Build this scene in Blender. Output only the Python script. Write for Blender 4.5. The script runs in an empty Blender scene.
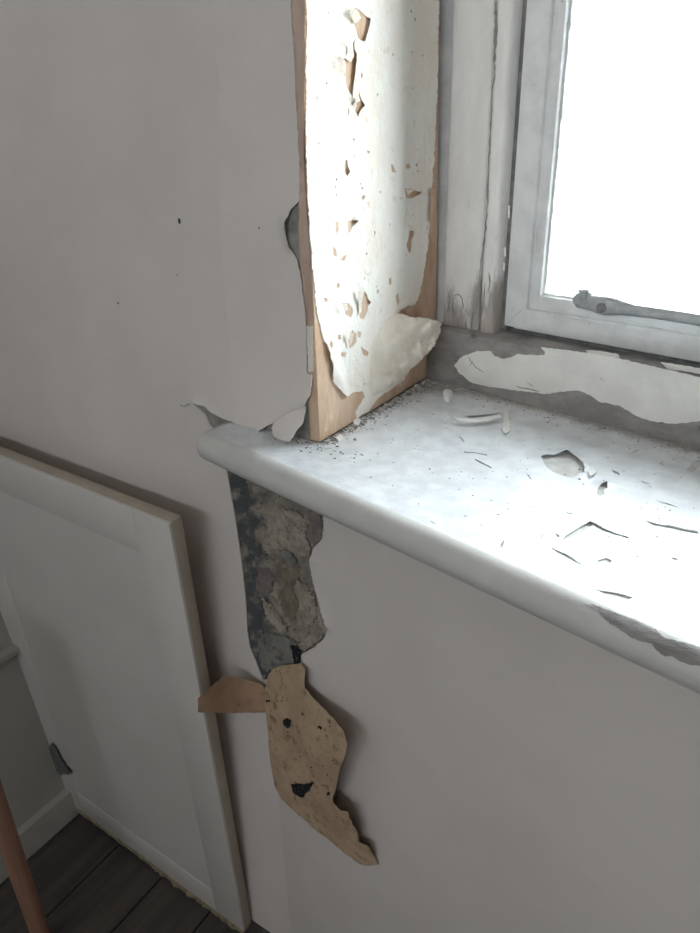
import bpy, bmesh, math, random
import numpy as np
from mathutils import Vector, Matrix
from mathutils.geometry import delaunay_2d_cdt
from mathutils import noise as mnoise

random.seed(7)
rng = np.random.default_rng(7)
SC = bpy.context.scene
COL = SC.collection

# ------------------------------------------------------------------ camera
# world: origin = bottom of the window reveal's corner on the sill; x along the wall, y out of the
# window, z up; metres.
FPX = 707.0
def nz(v):
    v = np.array(v, float); return v / np.linalg.norm(v)
_down = nz([40, 1484, 707])
_dx = 856 - 350
_Y = nz([_dx, (-FPX * FPX - 40 * _dx) / 1484.0, FPX])
_Y = nz(_Y - _down * (_Y @ _down))
_X = np.cross(_down, _Y)
if _X[0] < 0: _X = -_X
_Z = -_down
def ray(px, py):
    d = np.array([px - 350, py - 466.5, FPX]); return np.array([d @ _X, d @ _Y, d @ _Z])
_r0 = ray(320, 443)
CAM = -_r0 * (0.286 / -_r0[2])
cam_d = bpy.data.cameras.new('camera')
cam = bpy.data.objects.new('camera', cam_d); COL.objects.link(cam)
cam_d.sensor_fit = 'HORIZONTAL'; cam_d.sensor_width = 36.0
cam_d.lens = FPX / 700.0 * 36.0
cam_d.clip_start = 0.01; cam_d.clip_end = 200
R = np.array([[_X[0], -_X[1], -_X[2]], [_Y[0], -_Y[1], -_Y[2]], [_Z[0], -_Z[1], -_Z[2]]])
M = Matrix([list(R[i]) + [CAM[i]] for i in range(3)] + [[0, 0, 0, 1]])
cam.matrix_world = M
SC.camera = cam

# ------------------------------------------------------------------ world and exposure
SKY = 18.0
w = bpy.data.worlds.new('overcast_sky'); SC.world = w; w.use_nodes = True
nt = w.node_tree; nt.nodes.clear()
out = nt.nodes.new('ShaderNodeOutputWorld'); bg = nt.nodes.new('ShaderNodeBackground')
tc = nt.nodes.new('ShaderNodeTexCoord'); sx = nt.nodes.new('ShaderNodeSeparateXYZ')
rp = nt.nodes.new('ShaderNodeValToRGB'); mr = nt.nodes.new('ShaderNodeMapRange')
mr.inputs['From Min'].default_value = -1; mr.inputs['From Max'].default_value = 1
nt.links.new(tc.outputs['Generated'], sx.inputs[0]); nt.links.new(sx.outputs['Z'], mr.inputs['Value'])
nt.links.new(mr.outputs[0], rp.inputs['Fac'])
e = rp.color_ramp.elements
e[0].position = 0.0; e[0].color = (0.30, 0.30, 0.29, 1)
e[1].position = 1.0; e[1].color = (0.86, 0.94, 1.0, 1)
x = e.new(0.47); x.color = (0.42, 0.43, 0.43, 1)
x = e.new(0.53); x.color = (0.70, 0.76, 0.81, 1)
nt.links.new(rp.outputs[0], bg.inputs['Color']); bg.inputs['Strength'].default_value = SKY
nt.links.new(bg.outputs[0], out.inputs[0])
vs = SC.view_settings
vs.view_transform = 'Standard'; vs.look = 'None'; vs.gamma = 1.0; vs.use_curve_mapping = False
vs.exposure = 0.34
SC.cycles.max_bounces = 10; SC.cycles.diffuse_bounces = 7; SC.cycles.glossy_bounces = 4
SC.cycles.transparent_max_bounces = 12
SC.cycles.sample_clamp_indirect = 8.0
SC.cycles.caustics_reflective = False; SC.cycles.caustics_refractive = False

# ------------------------------------------------------------------ planes of the place
ANG = math.radians(11.5)
TAN = math.tan(ANG)
U = np.array([math.cos(ANG), -math.sin(ANG), 0.0])
WN = np.array([math.sin(ANG), math.cos(ANG), 0.0])
W0 = np.array([0.0, 0.2356, 0.0])
ZZ = np.array([0, 0, 1.0])
FLOOR = -0.93
CEIL = 1.45
SILL_T = 0.032
def pl(px, py, p, n):
    r = ray(px, py); p = np.array(p, float); n = np.array(n, float)
    return CAM + r * (((p - CAM) @ n) / (r @ n))
def uw(P):
    d = np.array(P, float) - W0; return np.array([d @ U, d @ WN, d[2]])
def fuw(u, wv, z):
    return W0 + U * u + WN * wv + ZZ * z
def px_wall(px, py, off=0.0): return pl(px, py, (0, -off, 0), (0, 1, 0))          # left part of the wall
def px_rev(px, py, off=0.0): return pl(px, py, (off, 0, 0), (1, 0, 0))            # window reveal
def px_sill(px, py, off=0.0): return pl(px, py, (0, 0, off), (0, 0, 1))           # top of the sill
UNDER_P = np.array([-0.10, 0.0, 0.0])
def px_under(px, py, off=0.0): return pl(px, py, UNDER_P - WN * off, WN)          # wall under the sill
def px_w(px, py, wv): return pl(px, py, W0 + WN * wv, WN)                         # planes parallel to the window

# ------------------------------------------------------------------ materials
MATS = {}
def mat(name, c1, c2=None, scale=20.0, rough=0.6, bump=0.0, bscale=None, c3=None, s3=60.0, t3=(0.55, 0.65),
        spec=0.3, stretch=(1, 1, 1), detail=6.0, lo=0.35, hi=0.65, metal=0.0, attr=None, ac=None, coat=0.0, asc=55.0):
    """procedural: two tones mixed by noise, a third as sharper specks, fine bump, optional vertex-mask tone"""
    if name in MATS: return MATS[name]
    m = bpy.data.materials.new(name); m.use_nodes = True
    n = m.node_tree.nodes; L = m.node_tree.links
    b = n['Principled BSDF']; b.inputs['Roughness'].default_value = rough
    b.inputs['Specular IOR Level'].default_value = spec; b.inputs['Metallic'].default_value = metal
    b.inputs['Coat Weight'].default_value = coat
    tc = n.new('ShaderNodeNewGeometry'); mp = n.new('ShaderNodeMapping')
    mp.inputs['Scale'].default_value = stretch
    L.new(tc.outputs['Position'], mp.inputs['Vector'])
    def nse(sc, det=detail, rr=0.6):
        t = n.new('ShaderNodeTexNoise'); t.inputs['Scale'].default_value = sc
        t.inputs['Detail'].default_value = det; t.inputs['Roughness'].default_value = rr
        L.new(mp.outputs[0], t.inputs['Vector']); return t.outputs['Fac']
    def ramp(src, a, bb):
        r = n.new('ShaderNodeMapRange'); r.inputs['From Min'].default_value = a; r.inputs['From Max'].default_value = bb
        r.interpolation_type = 'SMOOTHSTEP'
        L.new(src, r.inputs['Value']); return r.outputs[0]
    def mix(f, A, B):
        x = n.new('ShaderNodeMix'); x.data_type = 'RGBA'
        if isinstance(f, float): x.inputs[0].default_value = f
        else: L.new(f, x.inputs[0])
        for s, v in ((6, A), (7, B)):
            if isinstance(v, tuple): x.inputs[s].default_value = (*v, 1)
            else: L.new(v, x.inputs[s])
        return x.outputs[2]
    col = c1
    if c2: col = mix(ramp(nse(scale), lo, hi), c1, c2)
    if c3: col = mix(ramp(nse(s3, 5.0, 0.7), *t3), col, c3)
    if attr:
        a = n.new('ShaderNodeAttribute'); a.attribute_name = attr
        ad = n.new('ShaderNodeMath'); ad.operation = 'MULTIPLY_ADD'
        L.new(nse(asc, 8.0, 0.75), ad.inputs[0]); ad.inputs[1].default_value = 0.9
        sb = n.new('ShaderNodeMath'); sb.operation = 'SUBTRACT'; L.new(a.outputs['Fac'], sb.inputs[0]); sb.inputs[1].default_value = 0.45
        L.new(sb.outputs[0], ad.inputs[2])
        col = mix(ramp(ad.outputs[0], 0.25, 0.75), col, ac)
    if isinstance(col, tuple): b.inputs['Base Color'].default_value = (*col, 1)
    else: L.new(col, b.inputs['Base Color'])
    if bump:
        bp = n.new('ShaderNodeBump'); bp.inputs['Strength'].default_value = 1.0; bp.inputs['Distance'].default_value = bump
        L.new(nse(bscale or scale * 4, 6.0, 0.65), bp.inputs['Height']); L.new(bp.outputs[0], b.inputs['Normal'])
    MATS[name] = m
    return m

m_paper = mat('painted_wallpaper', (0.64, 0.585, 0.56), (0.595, 0.54, 0.515), 5.0, 0.75, 0.0006, 60, spec=0.2)
m_paper_edge = mat('wallpaper_strip', (0.66, 0.605, 0.58), (0.615, 0.56, 0.535), 6.0, 0.75, 0.0006, 60, spec=0.2)
m_plaster = mat('bare_grey_plaster', (0.22, 0.21, 0.20), (0.38, 0.36, 0.33), 40, 0.9, 0.002, 150, spec=0.1)
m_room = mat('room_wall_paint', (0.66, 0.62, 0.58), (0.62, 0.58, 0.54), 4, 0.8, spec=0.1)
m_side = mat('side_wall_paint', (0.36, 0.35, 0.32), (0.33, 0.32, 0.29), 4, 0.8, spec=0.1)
m_apron = mat('apron_wallpaper', (0.622, 0.572, 0.550), (0.580, 0.532, 0.511), 5.0, 0.75, 0.0006, 60, spec=0.2)
m_ceiling = mat('ceiling_paint', (0.75, 0.74, 0.72), None, rough=0.9, spec=0.1)
m_mould = mat('mouldy_plaster', (0.36, 0.315, 0.265), (0.22, 0.195, 0.17), 45, 0.92, 0.004, 160, c3=(0.08, 0.08, 0.082), s3=110,
              t3=(0.58, 0.68), spec=0.1, attr='mould', ac=(0.092, 0.094, 0.10), asc=95.0)
m_skim = mat('cream_skim', (0.41, 0.36, 0.305), (0.27, 0.235, 0.195), 70, 0.9, 0.003, 200, c3=(0.15, 0.135, 0.12), s3=120, t3=(0.55, 0.68), spec=0.1)
m_skim_brown = mat('brown_skim', (0.24, 0.20, 0.15), (0.17, 0.14, 0.11), 60, 0.9, 0.003, 200, spec=0.1)
m_skim_green = mat('grey_green_skim', (0.17, 0.175, 0.165), (0.24, 0.235, 0.215), 50, 0.9, 0.002, 200, c3=(0.06, 0.06, 0.065), s3=120, t3=(0.58, 0.66), spec=0.1)
m_mauve = mat('mauve_paper_residue', (0.24, 0.20, 0.185), (0.17, 0.14, 0.135), 80, 0.9, 0.003, 150, spec=0.1)
m_brownback = mat('brown_paper_back', (0.50, 0.365, 0.255), (0.41, 0.295, 0.205), 22, 0.85, 0.0015, 120, c3=(0.25, 0.17, 0.11), s3=75, t3=(0.55, 0.64), spec=0.15)
m_brownflap = mat('brown_paper_flap', (0.45, 0.295, 0.205), (0.36, 0.235, 0.16), 30, 0.85, 0.0015, 120, c3=(0.13, 0.09, 0.07), s3=110, t3=(0.66, 0.71), spec=0.15)
m_black = mat('black_mould', (0.012, 0.013, 0.015), (0.10, 0.10, 0.11), 220, 0.85, 0.002, 300, lo=0.5, hi=0.7, spec=0.2)
m_board = mat('brown_board', (0.50, 0.34, 0.23), (0.64, 0.475, 0.36), 28, 0.85, 0.0015, 180, c3=(0.78, 0.68, 0.56), s3=70, t3=(0.60, 0.72), spec=0.15, stretch=(1, 1, 0.5))
m_boardedge = mat('torn_board_edge', (0.46, 0.33, 0.27), (0.58, 0.44, 0.37), 40, 0.85, 0.002, 160, spec=0.15, stretch=(1, 1, 0.25))
m_revpaint = mat('reveal_white_paint', (0.88, 0.85, 0.80), (0.84, 0.78, 0.70), 16, 0.8, 0.0025, 110, c3=(0.60, 0.44, 0.31), s3=38, t3=(0.60, 0.76), spec=0.2)
m_flap = mat('peeled_paint_flap', (0.82, 0.76, 0.67), (0.74, 0.66, 0.56), 30, 0.8, 0.003, 70, spec=0.2)
m_sillpaint = mat('sill_gloss_paint', (0.70, 0.715, 0.74), (0.585, 0.595, 0.62), 42, 0.36, 0.0006, 90, c3=(0.40, 0.39, 0.38), s3=75, t3=(0.655, 0.74),
                  spec=0.5, attr='dirt', ac=(0.33, 0.30, 0.28))
m_nose = mat('sill_nosing_shaded', (0.57, 0.555, 0.545), (0.52, 0.505, 0.495), 14, 0.38, 0.0004, 90, spec=0.5)  # sill's white darkened: front-edge shade put into the colour
m_baresill = mat('bare_sill_timber', (0.52, 0.51, 0.49), (0.64, 0.63, 0.61), 60, 0.85, 0.001, 200, spec=0.15)
m_barenose = mat('bare_grey_timber', (0.22, 0.205, 0.205), (0.32, 0.30, 0.295), 70, 0.85, 0.002, 200, spec=0.15, stretch=(0.4, 1, 1))
m_timber = mat('dirty_bare_timber', (0.24, 0.225, 0.22), (0.34, 0.32, 0.31), 45, 0.85, 0.002, 160, c3=(0.16, 0.15, 0.14), s3=80, t3=(0.6, 0.7), spec=0.15, stretch=(0.5, 0.5, 1))
m_framepaint = mat('old_frame_paint', (0.76, 0.74, 0.71), (0.68, 0.66, 0.63), 25, 0.6, 0.001, 150, c3=(0.36, 0.33, 0.30), s3=130, t3=(0.68, 0.74), spec=0.3)
m_jamb = mat('flaking_jamb_paint', (0.80, 0.78, 0.76), (0.72, 0.70, 0.68), 30, 0.55, 0.0015, 120, spec=0.3, stretch=(1, 1, 0.4), attr='wear', ac=(0.40, 0.36, 0.33), asc=190.0)
m_sash = mat('sash_paint', (0.74, 0.74, 0.745), (0.64, 0.64, 0.645), 30, 0.55, 0.0015, 110, c3=(0.34, 0.33, 0.32), s3=120, t3=(0.66, 0.74), spec=0.3)
m_gap = mat('dark_mottled_grey', (0.17, 0.17, 0.175), (0.26, 0.255, 0.25), 80, 0.9, 0.002, 150, spec=0.1)  # dark mottled grey for rebates, subfloor and rivet
m_stay = mat('worn_grey_metal', (0.36, 0.37, 0.385), (0.46, 0.47, 0.48), 90, 0.45, 0.0008, 150, spec=0.5, metal=0.3)
m_door = mat('white_panel_paint', (0.56, 0.525, 0.505), (0.525, 0.49, 0.47), 6, 0.5, 0.0002, 60, spec=0.35)
m_dooredge = mat('panel_raw_edge', (0.40, 0.35, 0.29), (0.36, 0.31, 0.26), 20, 0.7, spec=0.2)
m_splinter = mat('splintered_chipboard', (0.36, 0.29, 0.20), (0.24, 0.19, 0.14), 90, 0.9, 0.003, 200, spec=0.1)
m_scrap = mat('dark_scrap', (0.10, 0.10, 0.10), (0.17, 0.165, 0.16), 90, 0.8, 0.001, 200, spec=0.2)
m_wood = mat('orange_brown_wood', (0.29, 0.16, 0.11), (0.23, 0.125, 0.085), 18, 0.5, 0.0006, 90, spec=0.35, stretch=(3, 3, 0.25))
m_plank = mat('dark_floorboards', (0.060, 0.052, 0.048), (0.085, 0.072, 0.065), 12, 0.6, 0.0008, 90, spec=0.3, stretch=(4, 0.3, 1))
m_skirt = mat('white_skirting', (0.40, 0.385, 0.35), (0.37, 0.35, 0.325), 8, 0.6, spec=0.3)
m_chip = mat('loose_paint_chip', (0.80, 0.79, 0.77), (0.70, 0.68, 0.65), 60, 0.7, 0.0008, 150, spec=0.25)
m_crumb = mat('dusty_crumbs', (0.24, 0.22, 0.205), (0.58, 0.57, 0.55), 120, 0.9, lo=0.48, hi=0.56, spec=0.1, detail=2)
m_exterior = mat('outside_render', (0.62, 0.60, 0.57), None, rough=0.9)
def glass():
    m = bpy.data.materials.new('window_glass'); m.use_nodes = True
    n = m.node_tree.nodes; L = m.node_tree.links; n.clear()
    o = n.new('ShaderNodeOutputMaterial'); mx = n.new('ShaderNodeMixShader')
    t = n.new('ShaderNodeBsdfTransparent'); t.inputs[0].default_value = (0.95, 0.97, 0.96, 1)
    g = n.new('ShaderNodeBsdfGlossy'); g.inputs['Roughness'].default_value = 0.02
    f = n.new('ShaderNodeFresnel'); f.inputs[0].default_value = 1.25
    L.new(f.outputs[0], mx.inputs[0]); L.new(t.outputs[0], mx.inputs[1]); L.new(g.outputs[0], mx.inputs[2]); L.new(mx.outputs[0], o.inputs[0])
    return m
m_glass = glass()

# ------------------------------------------------------------------ object helpers
def link(name, verts, faces, material, parent=None, smooth=None, attrs=None, mats=None, fmi=None):
    V = np.array(verts, float)
    c = (V.min(0) + V.max(0)) / 2; c[2] = V[:, 2].min()
    pc = np.array(parent.get('_base', (0, 0, 0))) if parent is not None else np.zeros(3)
    me = bpy.data.meshes.new(name)
    me.from_pydata([tuple(p) for p in (V - c)], [], faces); me.update()
    for m in (mats or [material]): me.materials.append(m)
    if fmi is not None: me.polygons.foreach_set('material_index', fmi)
    if attrs:
        for k, vals in attrs.items():
            a = me.attributes.new(k, 'FLOAT', 'POINT'); a.data.foreach_set('value', np.array(vals, np.float32))
    bm = bmesh.new(); bm.from_mesh(me); bmesh.ops.recalc_face_normals(bm, faces=bm.faces); bm.to_mesh(me); bm.free()
    if smooth is not None:
        me.shade_smooth(); me.set_sharp_from_angle(angle=math.radians(smooth))
    o = bpy.data.objects.new(name, me); COL.objects.link(o)
    o['_base'] = tuple(float(v) for v in c)
    o.location = c - pc
    if parent is not None: o.parent = parent
    return o
def thing(name, base, label=None, cat=None, group=None, kind=None):
    o = bpy.data.objects.new(name, None); COL.objects.link(o); o.location = base
    o.empty_display_size = 0.05
    o['_base'] = tuple(float(v) for v in base)
    tag(o, label, cat, group, kind); return o
def tag(o, label=None, cat=None, group=None, kind=None):
    if label: o['label'] = label
    if cat: o['category'] = cat
    if group: o['group'] = group
    if kind: o['kind'] = kind
    return o
def hexa(P):
    """8 corner points: bottom ring 0-3, top ring 4-7"""
    return [tuple(p) for p in P], [(0, 3, 2, 1), (4, 5, 6, 7), (0, 1, 5, 4), (1, 2, 6, 5), (2, 3, 7, 6), (3, 0, 4, 7)]
def bevelled(name, P, material, parent=None, bev=0.0, seg=2):
    v, f = hexa(P)
    if bev:
        bm = bmesh.new(); vv = [bm.verts.new(p) for p in v]
        for q in f: bm.faces.new([vv[i] for i in q])
        bmesh.ops.recalc_face_normals(bm, faces=bm.faces)
        bmesh.ops.bevel(bm, geom=list(bm.edges), offset=bev, segments=seg, affect='EDGES', profile=0.5)
        bm.verts.index_update()
        v = [tuple(x.co) for x in bm.verts]; f = [tuple(x.index for x in q.verts) for q in bm.faces]; bm.free()
    return link(name, v, f, material, parent, smooth=40 if bev else None)
def box(name, a, b, material, parent=None, bev=0.0, seg=2):
    x0, y0, z0 = a; x1, y1, z1 = b
    return bevelled(name, [(x0, y0, z0), (x1, y0, z0), (x1, y1, z0), (x0, y1, z0), (x0, y0, z1), (x1, y0, z1), (x1, y1, z1), (x0, y1, z1)], material, parent, bev, seg)
def wbox(name, u0, u1, w0, w1, z0, z1, material, parent=None, bev=0.0, seg=2):
    """box in the window's own frame (u along the sill, w outwards)"""
    q = [(u0, w0), (u1, w0), (u1, w1), (u0, w1)]
    return bevelled(name, [fuw(a, b, z0) for a, b in q] + [fuw(a, b, z1) for a, b in q], material, parent, bev, seg)
def prism(name, pts, z0, z1, material, parent=None):
    n = len(pts)
    v = [(x, y, z0) for x, y in pts] + [(x, y, z1) for x, y in pts]
    f = [tuple(range(n))[::-1], tuple(range(n, 2 * n))] + [(i, (i + 1) % n, n + (i + 1) % n, n + i) for i in range(n)]
    return link(name, v, f, material, parent)

def fnoise(x, y, s, seed=0.0):
    return mnoise.fractal(Vector((x * s, y * s, seed)), 0.8, 2.0, 4)
def rag(poly, amp=1.0, step=3.0, seed=0.0, keep=None):
    """subdivide a traced outline and make it ragged (same units as the outline)"""
    out = []
    n = len(poly)
    for i in range(n):
        a = np.array(poly[i], float); b = np.array(poly[(i + 1) % n], float)
        d = np.linalg.norm(b - a); k = max(1, int(round(d / step)))
        t = b - a; nn = np.array([-t[1], t[0]]) / (d + 1e-9)
        for j in range(k):
            p = a + t * (j / k)
            if keep and keep(a, b): out.append(tuple(p)); continue
            h = fnoise(p[0], p[1], 0.23 / step * 3, seed) * amp
            out.append(tuple(p + nn * h * (1 if j else .6)))
    return out
def inside(P, poly):
    P = np.asarray(P); poly = np.asarray(poly)
    x, y = P[:, 0], P[:, 1]; r = np.zeros(len(P), bool)
    xi, yi = poly[:, 0], poly[:, 1]; xj, yj = np.roll(xi, 1), np.roll(yi, 1)
    for a, b, c, d in zip(xi, yi, xj, yj):
        k = ((b > y) != (d > y)); r ^= k & (x < (c - a) * (y - b) / (d - b + 1e-15) + a)
    return r
def tri2d(outer, holes=(), spacing=3.0, jitter=0.25, density=None):
    loops = [outer] + list(holes)
    vs, es = [], []
    for l in loops:
        s = len(vs); vs += [tuple(p) for p in l]; es += [(s + i, s + (i + 1) % len(l)) for i in range(len(l))]
    O = np.array(outer); x0, y0 = O.min(0); x1, y1 = O.max(0)
    gx, gy = np.meshgrid(np.arange(x0, x1, spacing), np.arange(y0, y1, spacing * 0.87))
    gx = gx + (np.arange(gx.shape[0])[:, None] % 2) * spacing / 2
    G = np.stack([gx.ravel(), gy.ravel()], 1); G = G + rng.uniform(-jitter, jitter, G.shape) * spacing
    ok = inside(G, outer)
    for h in holes: ok &= ~inside(G, h)
    if density is not None: ok &= density(G)
    G = G[ok]
    allv = vs + [tuple(p) for p in G]
    r = delaunay_2d_cdt([Vector(p) for p in allv], es, [], 0, 1e-7)
    V = np.array([(p.x, p.y) for p in r[0]]); T = np.array([t for t in r[2] if len(t) == 3])
    C = V[T].mean(1); ok = inside(C, outer)
    for h in holes: ok &= ~inside(C, h)
    return V, T[ok]
def sheet(name, outer, holes, spacing, front, back, material, parent=None, smooth=35, attr=None, density=None, side=None):
    """ragged sheet with real thickness; front/back map the outline's coordinates to points"""
    V, T = tri2d(outer, holes, spacing, density=density)
    used = np.unique(T); remap = -np.ones(len(V), int); remap[used] = np.arange(len(used))
    V = V[used]; T = remap[T]; n = len(V)
    F = [front(*p) for p in V]; B = [back(*p) for p in V]
    faces = [tuple(int(i) for i in t) for t in T]
    ecount = {}
    for t in faces:
        for i in range(3):
            k = (t[i], t[(i + 1) % 3]); ecount[k] = ecount.get(k, 0) + 1
    bd = [k for k in ecount if (k[1], k[0]) not in ecount]
    allf = faces + [(a + n, c + n, b + n) for a, b, c in faces] + [(b, a, a + n, b + n) for a, b in bd]
    at = None
    if attr: at = {attr[0]: [attr[1](*p) for p in V] * 2}
    fmi = None; mats = None
    if side is not None:
        mats = [material, side]; fmi = [0] * len(faces) + [1] * (len(faces) + len(bd))
    return link(name, F + B, allf, material, parent, smooth, at, mats, fmi)
def gs(d, s): return math.exp(-(d / s) ** 2)
def seg_d(p, a, b):
    p, a, b = (np.array(v, float) for v in (p, a, b)); t = np.clip(((p - a) @ (b - a)) / ((b - a) @ (b - a)), 0, 1)
    return float(np.linalg.norm(p - a - t * (b - a)))

# ================================================================== THE ROOM
XL, XR, YB = -0.635, 1.9, -2.7
def yfront(xx): return 0.0 if xx < -0.10 else -(xx + 0.10) * TAN     # room face of the window wall
floor = thing('floor', (0.5, -1.3, FLOOR), kind='structure', label='dark brown boarded floor below the leaning panel', cat='floor')
prism('subfloor', [(XL - .1, YB - .1), (XR + .1, YB - .1), (XR + .1, .3), (XL - .1, .3)], FLOOR - .06, FLOOR - .018, m_gap, floor)
pw = 0.118
xx = XL + 0.022; k = 0
while xx < 0.75:
    box('floor_plank', (xx, -2.69, FLOOR - .018), (xx + pw - .0025, 0.0 if xx < -.2 else yfront(xx) + .004, FLOOR + rng.uniform(-.0006, .0006)), m_plank, floor, 0.001, 1)
    xx += pw; k += 1
while xx < XR - pw:
    box('floor_plank', (xx, -2.69, FLOOR - .018), (xx + pw - .0025, yfront(xx) + .004, FLOOR), m_plank, floor); xx += pw
ceiling = prism('ceiling', [(XL - .1, YB - .1), (XR + .1, YB - .1), (XR + .1, .35), (XL - .1, .35)], CEIL, CEIL + .06, m_ceiling)
tag(ceiling, 'white ceiling of the room', 'ceiling', kind='structure')
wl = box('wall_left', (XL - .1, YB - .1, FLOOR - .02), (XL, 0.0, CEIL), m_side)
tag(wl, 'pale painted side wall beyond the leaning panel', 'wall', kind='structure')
wr = box('wall_right', (XR, YB - .1, FLOOR - .02), (XR + .1, .3, CEIL), m_room)
tag(wr, 'pale painted wall at the other side of the room', 'wall', kind='structure')
# rear wall with an added high, wide opening that lets in fill light
REAR_FILL = (-0.35, 1.60, 1.00, 1.23)
wb = thing('wall_rear', (0.5, YB, FLOOR), kind='structure', label='pale painted wall behind the viewpoint', cat='wall')
for x0, x1, z0, z1 in ((XL, REAR_FILL[0], FLOOR, CEIL), (REAR_FILL[1], XR, FLOOR, CEIL), (REAR_FILL[0], REAR_FILL[1], FLOOR, REAR_FILL[2]), (REAR_FILL[0], REAR_FILL[1], REAR_FILL[3], CEIL)):
    box('wall_panel', (x0, YB - .1, z0), (x1, YB, z1), m_room, wb)

# main wall: left pier, part under the sill, pier beyond the window, header
wf = thing('wall_window', (0.0, 0.0, FLOOR), kind='structure', label='off-white papered wall around and below the window', cat='wall')
prism('pier', [(XL - .1, .001), (-.0125, .001), (-.0125, .36), (XL - .1, .36)], FLOOR - .02, CEIL, m_plaster, wf)
UR = 1.02
pR = fuw(UR, 0, 0)
def under_line(xv): return -(xv + 0.10) * TAN
prism('apron', [(-.10, .0), (1.15, under_line(1.15)), (1.2, .2), (-.08, .36)], FLOOR - .02, -SILL_T - .0005, m_plaster, wf)
prism('pier', [(1.0, under_line(1.0)), (XR, under_line(XR)), (XR, .1), (1.08, .2)], -SILL_T, CEIL, m_room, wf)
prism('pier', [(1.15, under_line(1.15)), (XR, under_line(XR)), (XR, .1), (1.2, .2)], FLOOR, -SILL_T, m_room, wf)
prism('header', [(-.0125, 0.001), (1.05, under_line(1.05)), (1.10, .12), (0.0, .36)], 1.20, CEIL, m_room, wf)

# --- wallpaper on the left pier (two drops meeting at the seam above the sill's end)
seam = [(207, -420), (214, 0), (219, 120), (222, 240), (227, 300), (231, 340), (234, 400), (235.5, 423)]
seam3 = [px_wall(*p) for p in seam]
zt = CEIL
left_out = [(XL, FLOOR), (-.1005, FLOOR)]
# strip's paper edge beside the mouldy patch, then up to the sill's end, the torn wedge, the seam
edge_px = [(262, 678), (256, 662), (250, 648), (247, 630), (246, 605), (243, 573), (239, 545), (234, 512), (230, 490), (227, 472)]
def wxz(p, off=0.0015): q = px_wall(p[0], p[1], off); return (q[0], q[2])
ed = [wxz(p) for p in edge_px]
left_out += [(-.1005, ed[0][1] - .25), (-.1005, ed[0][1] - .03)] + ed
left_out += [wxz(p) for p in ((226, 460), (214, 444), (215, 431), (209, 424), (205, 414), (199, 408), (193, 402), (199, 403.5), (206, 405), (213, 411), (224, 417), (235, 423))]
left_out += [wxz(p) for p in seam[::-1][1:]]
left_out += [(left_out[-1][0] - .004, zt), (XL, zt)]
def fade(z): return max(0.0, min(1.0, (0.30 - z) / 0.2))
def lp_front(x, z):
    wv = 0.0005 * fnoise(x, z, 7.0, 3.0)
    tear = wxz((210, 410))
    return (x, -0.0015 - wv - 0.004 * gs(seg_d((x, z), wxz((196, 402)), wxz((226, 417))), .006), z)
def big_sparse(fine):
    return None
paper_l = sheet('wallpaper', left_out, [], 0.012, lp_front, lambda x, z: (x, 0.0005, z), m_paper, wf, 50)
# right drop, ending at the torn edge beside the reveal
rp_px = [(235.5, 423), (247, 428), (259, 431.5), (264, 428), (273, 422.5), (282, 418), (291, 412.5), (304, 409), (309, 400), (312, 394), (314, 384), (314, 374),
         (307.5, 372.5), (307, 350), (306.5, 326), (305, 310), (302.5, 290), (300, 272), (297, 260), (294, 250), (289, 240), (287, 228), (287.5, 219), (291, 210), (296, 204), (300, 201),
         (300, 185), (298.5, 150), (297, 115), (294.5, 65), (292, 20), (291, 0)]
rp_px2 = []
for i in range(len(rp_px) - 1):
    a = np.array(rp_px[i], float); b = np.array(rp_px[i + 1], float); kk = max(1, int(np.linalg.norm(b - a) / 3))
    for j in range(kk):
        p = a + (b - a) * j / kk; rp_px2.append((p[0] + .9 * fnoise(p[0], p[1], .2, 1.3), p[1] + .6 * fnoise(p[0], p[1], .25, 4.3)))
rp_px2.append(rp_px[-1])
right_out = [wxz(p) for p in rp_px2 if p[1] >= -1]
topx = wxz((291, 0))[0]
right_out += [(topx - .001, 0.45), (topx, zt)] + [(seam3[0][0] - .004, zt)] + [(p[0], p[2]) for p in seam3[:-1]]
tearA, tearB = wxz((304, 409)), wxz((259, 431))
def rp_front(x, z):
    lift = 0.0007 * fade(z)
    lift += 0.006 * gs(seg_d((x, z), wxz((300, 425)), wxz((262, 432))), .008)
    lift += 0.005 * gs(seg_d((x, z), wxz((293, 248)), wxz((288, 222))), .004)
    lift += 0.004 * gs(seg_d((x, z), wxz((314, 378)), wxz((308, 402))), .006)
    return (x, -0.0016 - lift - 0.0006 * fnoise(x, z, 9.0, 5.0), z)
wp_strip = sheet('wallpaper_strip', right_out, [], 0.008, rp_front, lambda x, z: (rp_front(x, z)[0], rp_front(x, z)[1] + .0009, z), m_paper_edge, wf, 50)
# curled tongue of that drop hanging over the sill
tg = [(273, 423), (282, 417.5), (291, 412), (299, 409.5), (306, 406.5), (305, 414), (303, 423), (297, 430), (294, 436), (289.5, 442), (283, 440.5), (276.5, 438.5), (272.5, 434), (272, 428)]
def tg_f(px, py):
    v = max(0.0, (py - 410) / 30.0)
    o = 0.007 + 0.010 * v + 0.004 * math.sin((px - 272) / 9.0) * v
    return o
tongue = sheet('paper_tongue', rag(tg, .7, 2.0, 4.4), [], 2.0, lambda a, b: px_wall(a, b, tg_f(a, b)), lambda a, b: px_wall(a, b, tg_f(a, b) - .0007), m_paper_edge, wp_strip, 60)
# white sliver folded round the corner
sliver = [(306.5, 326), (312.5, 326), (313, 345), (313.5, 371), (308, 372), (307.5, 350)]
sheet('paper_sliver', rag(sliver, .5, 2, 2.2), [], 2.5, lambda a, b: px_wall(a, b, .004 + .0006 * (a - 306)), lambda a, b: px_wall(a, b, .003), m_revpaint, wp_strip, 40)
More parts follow.
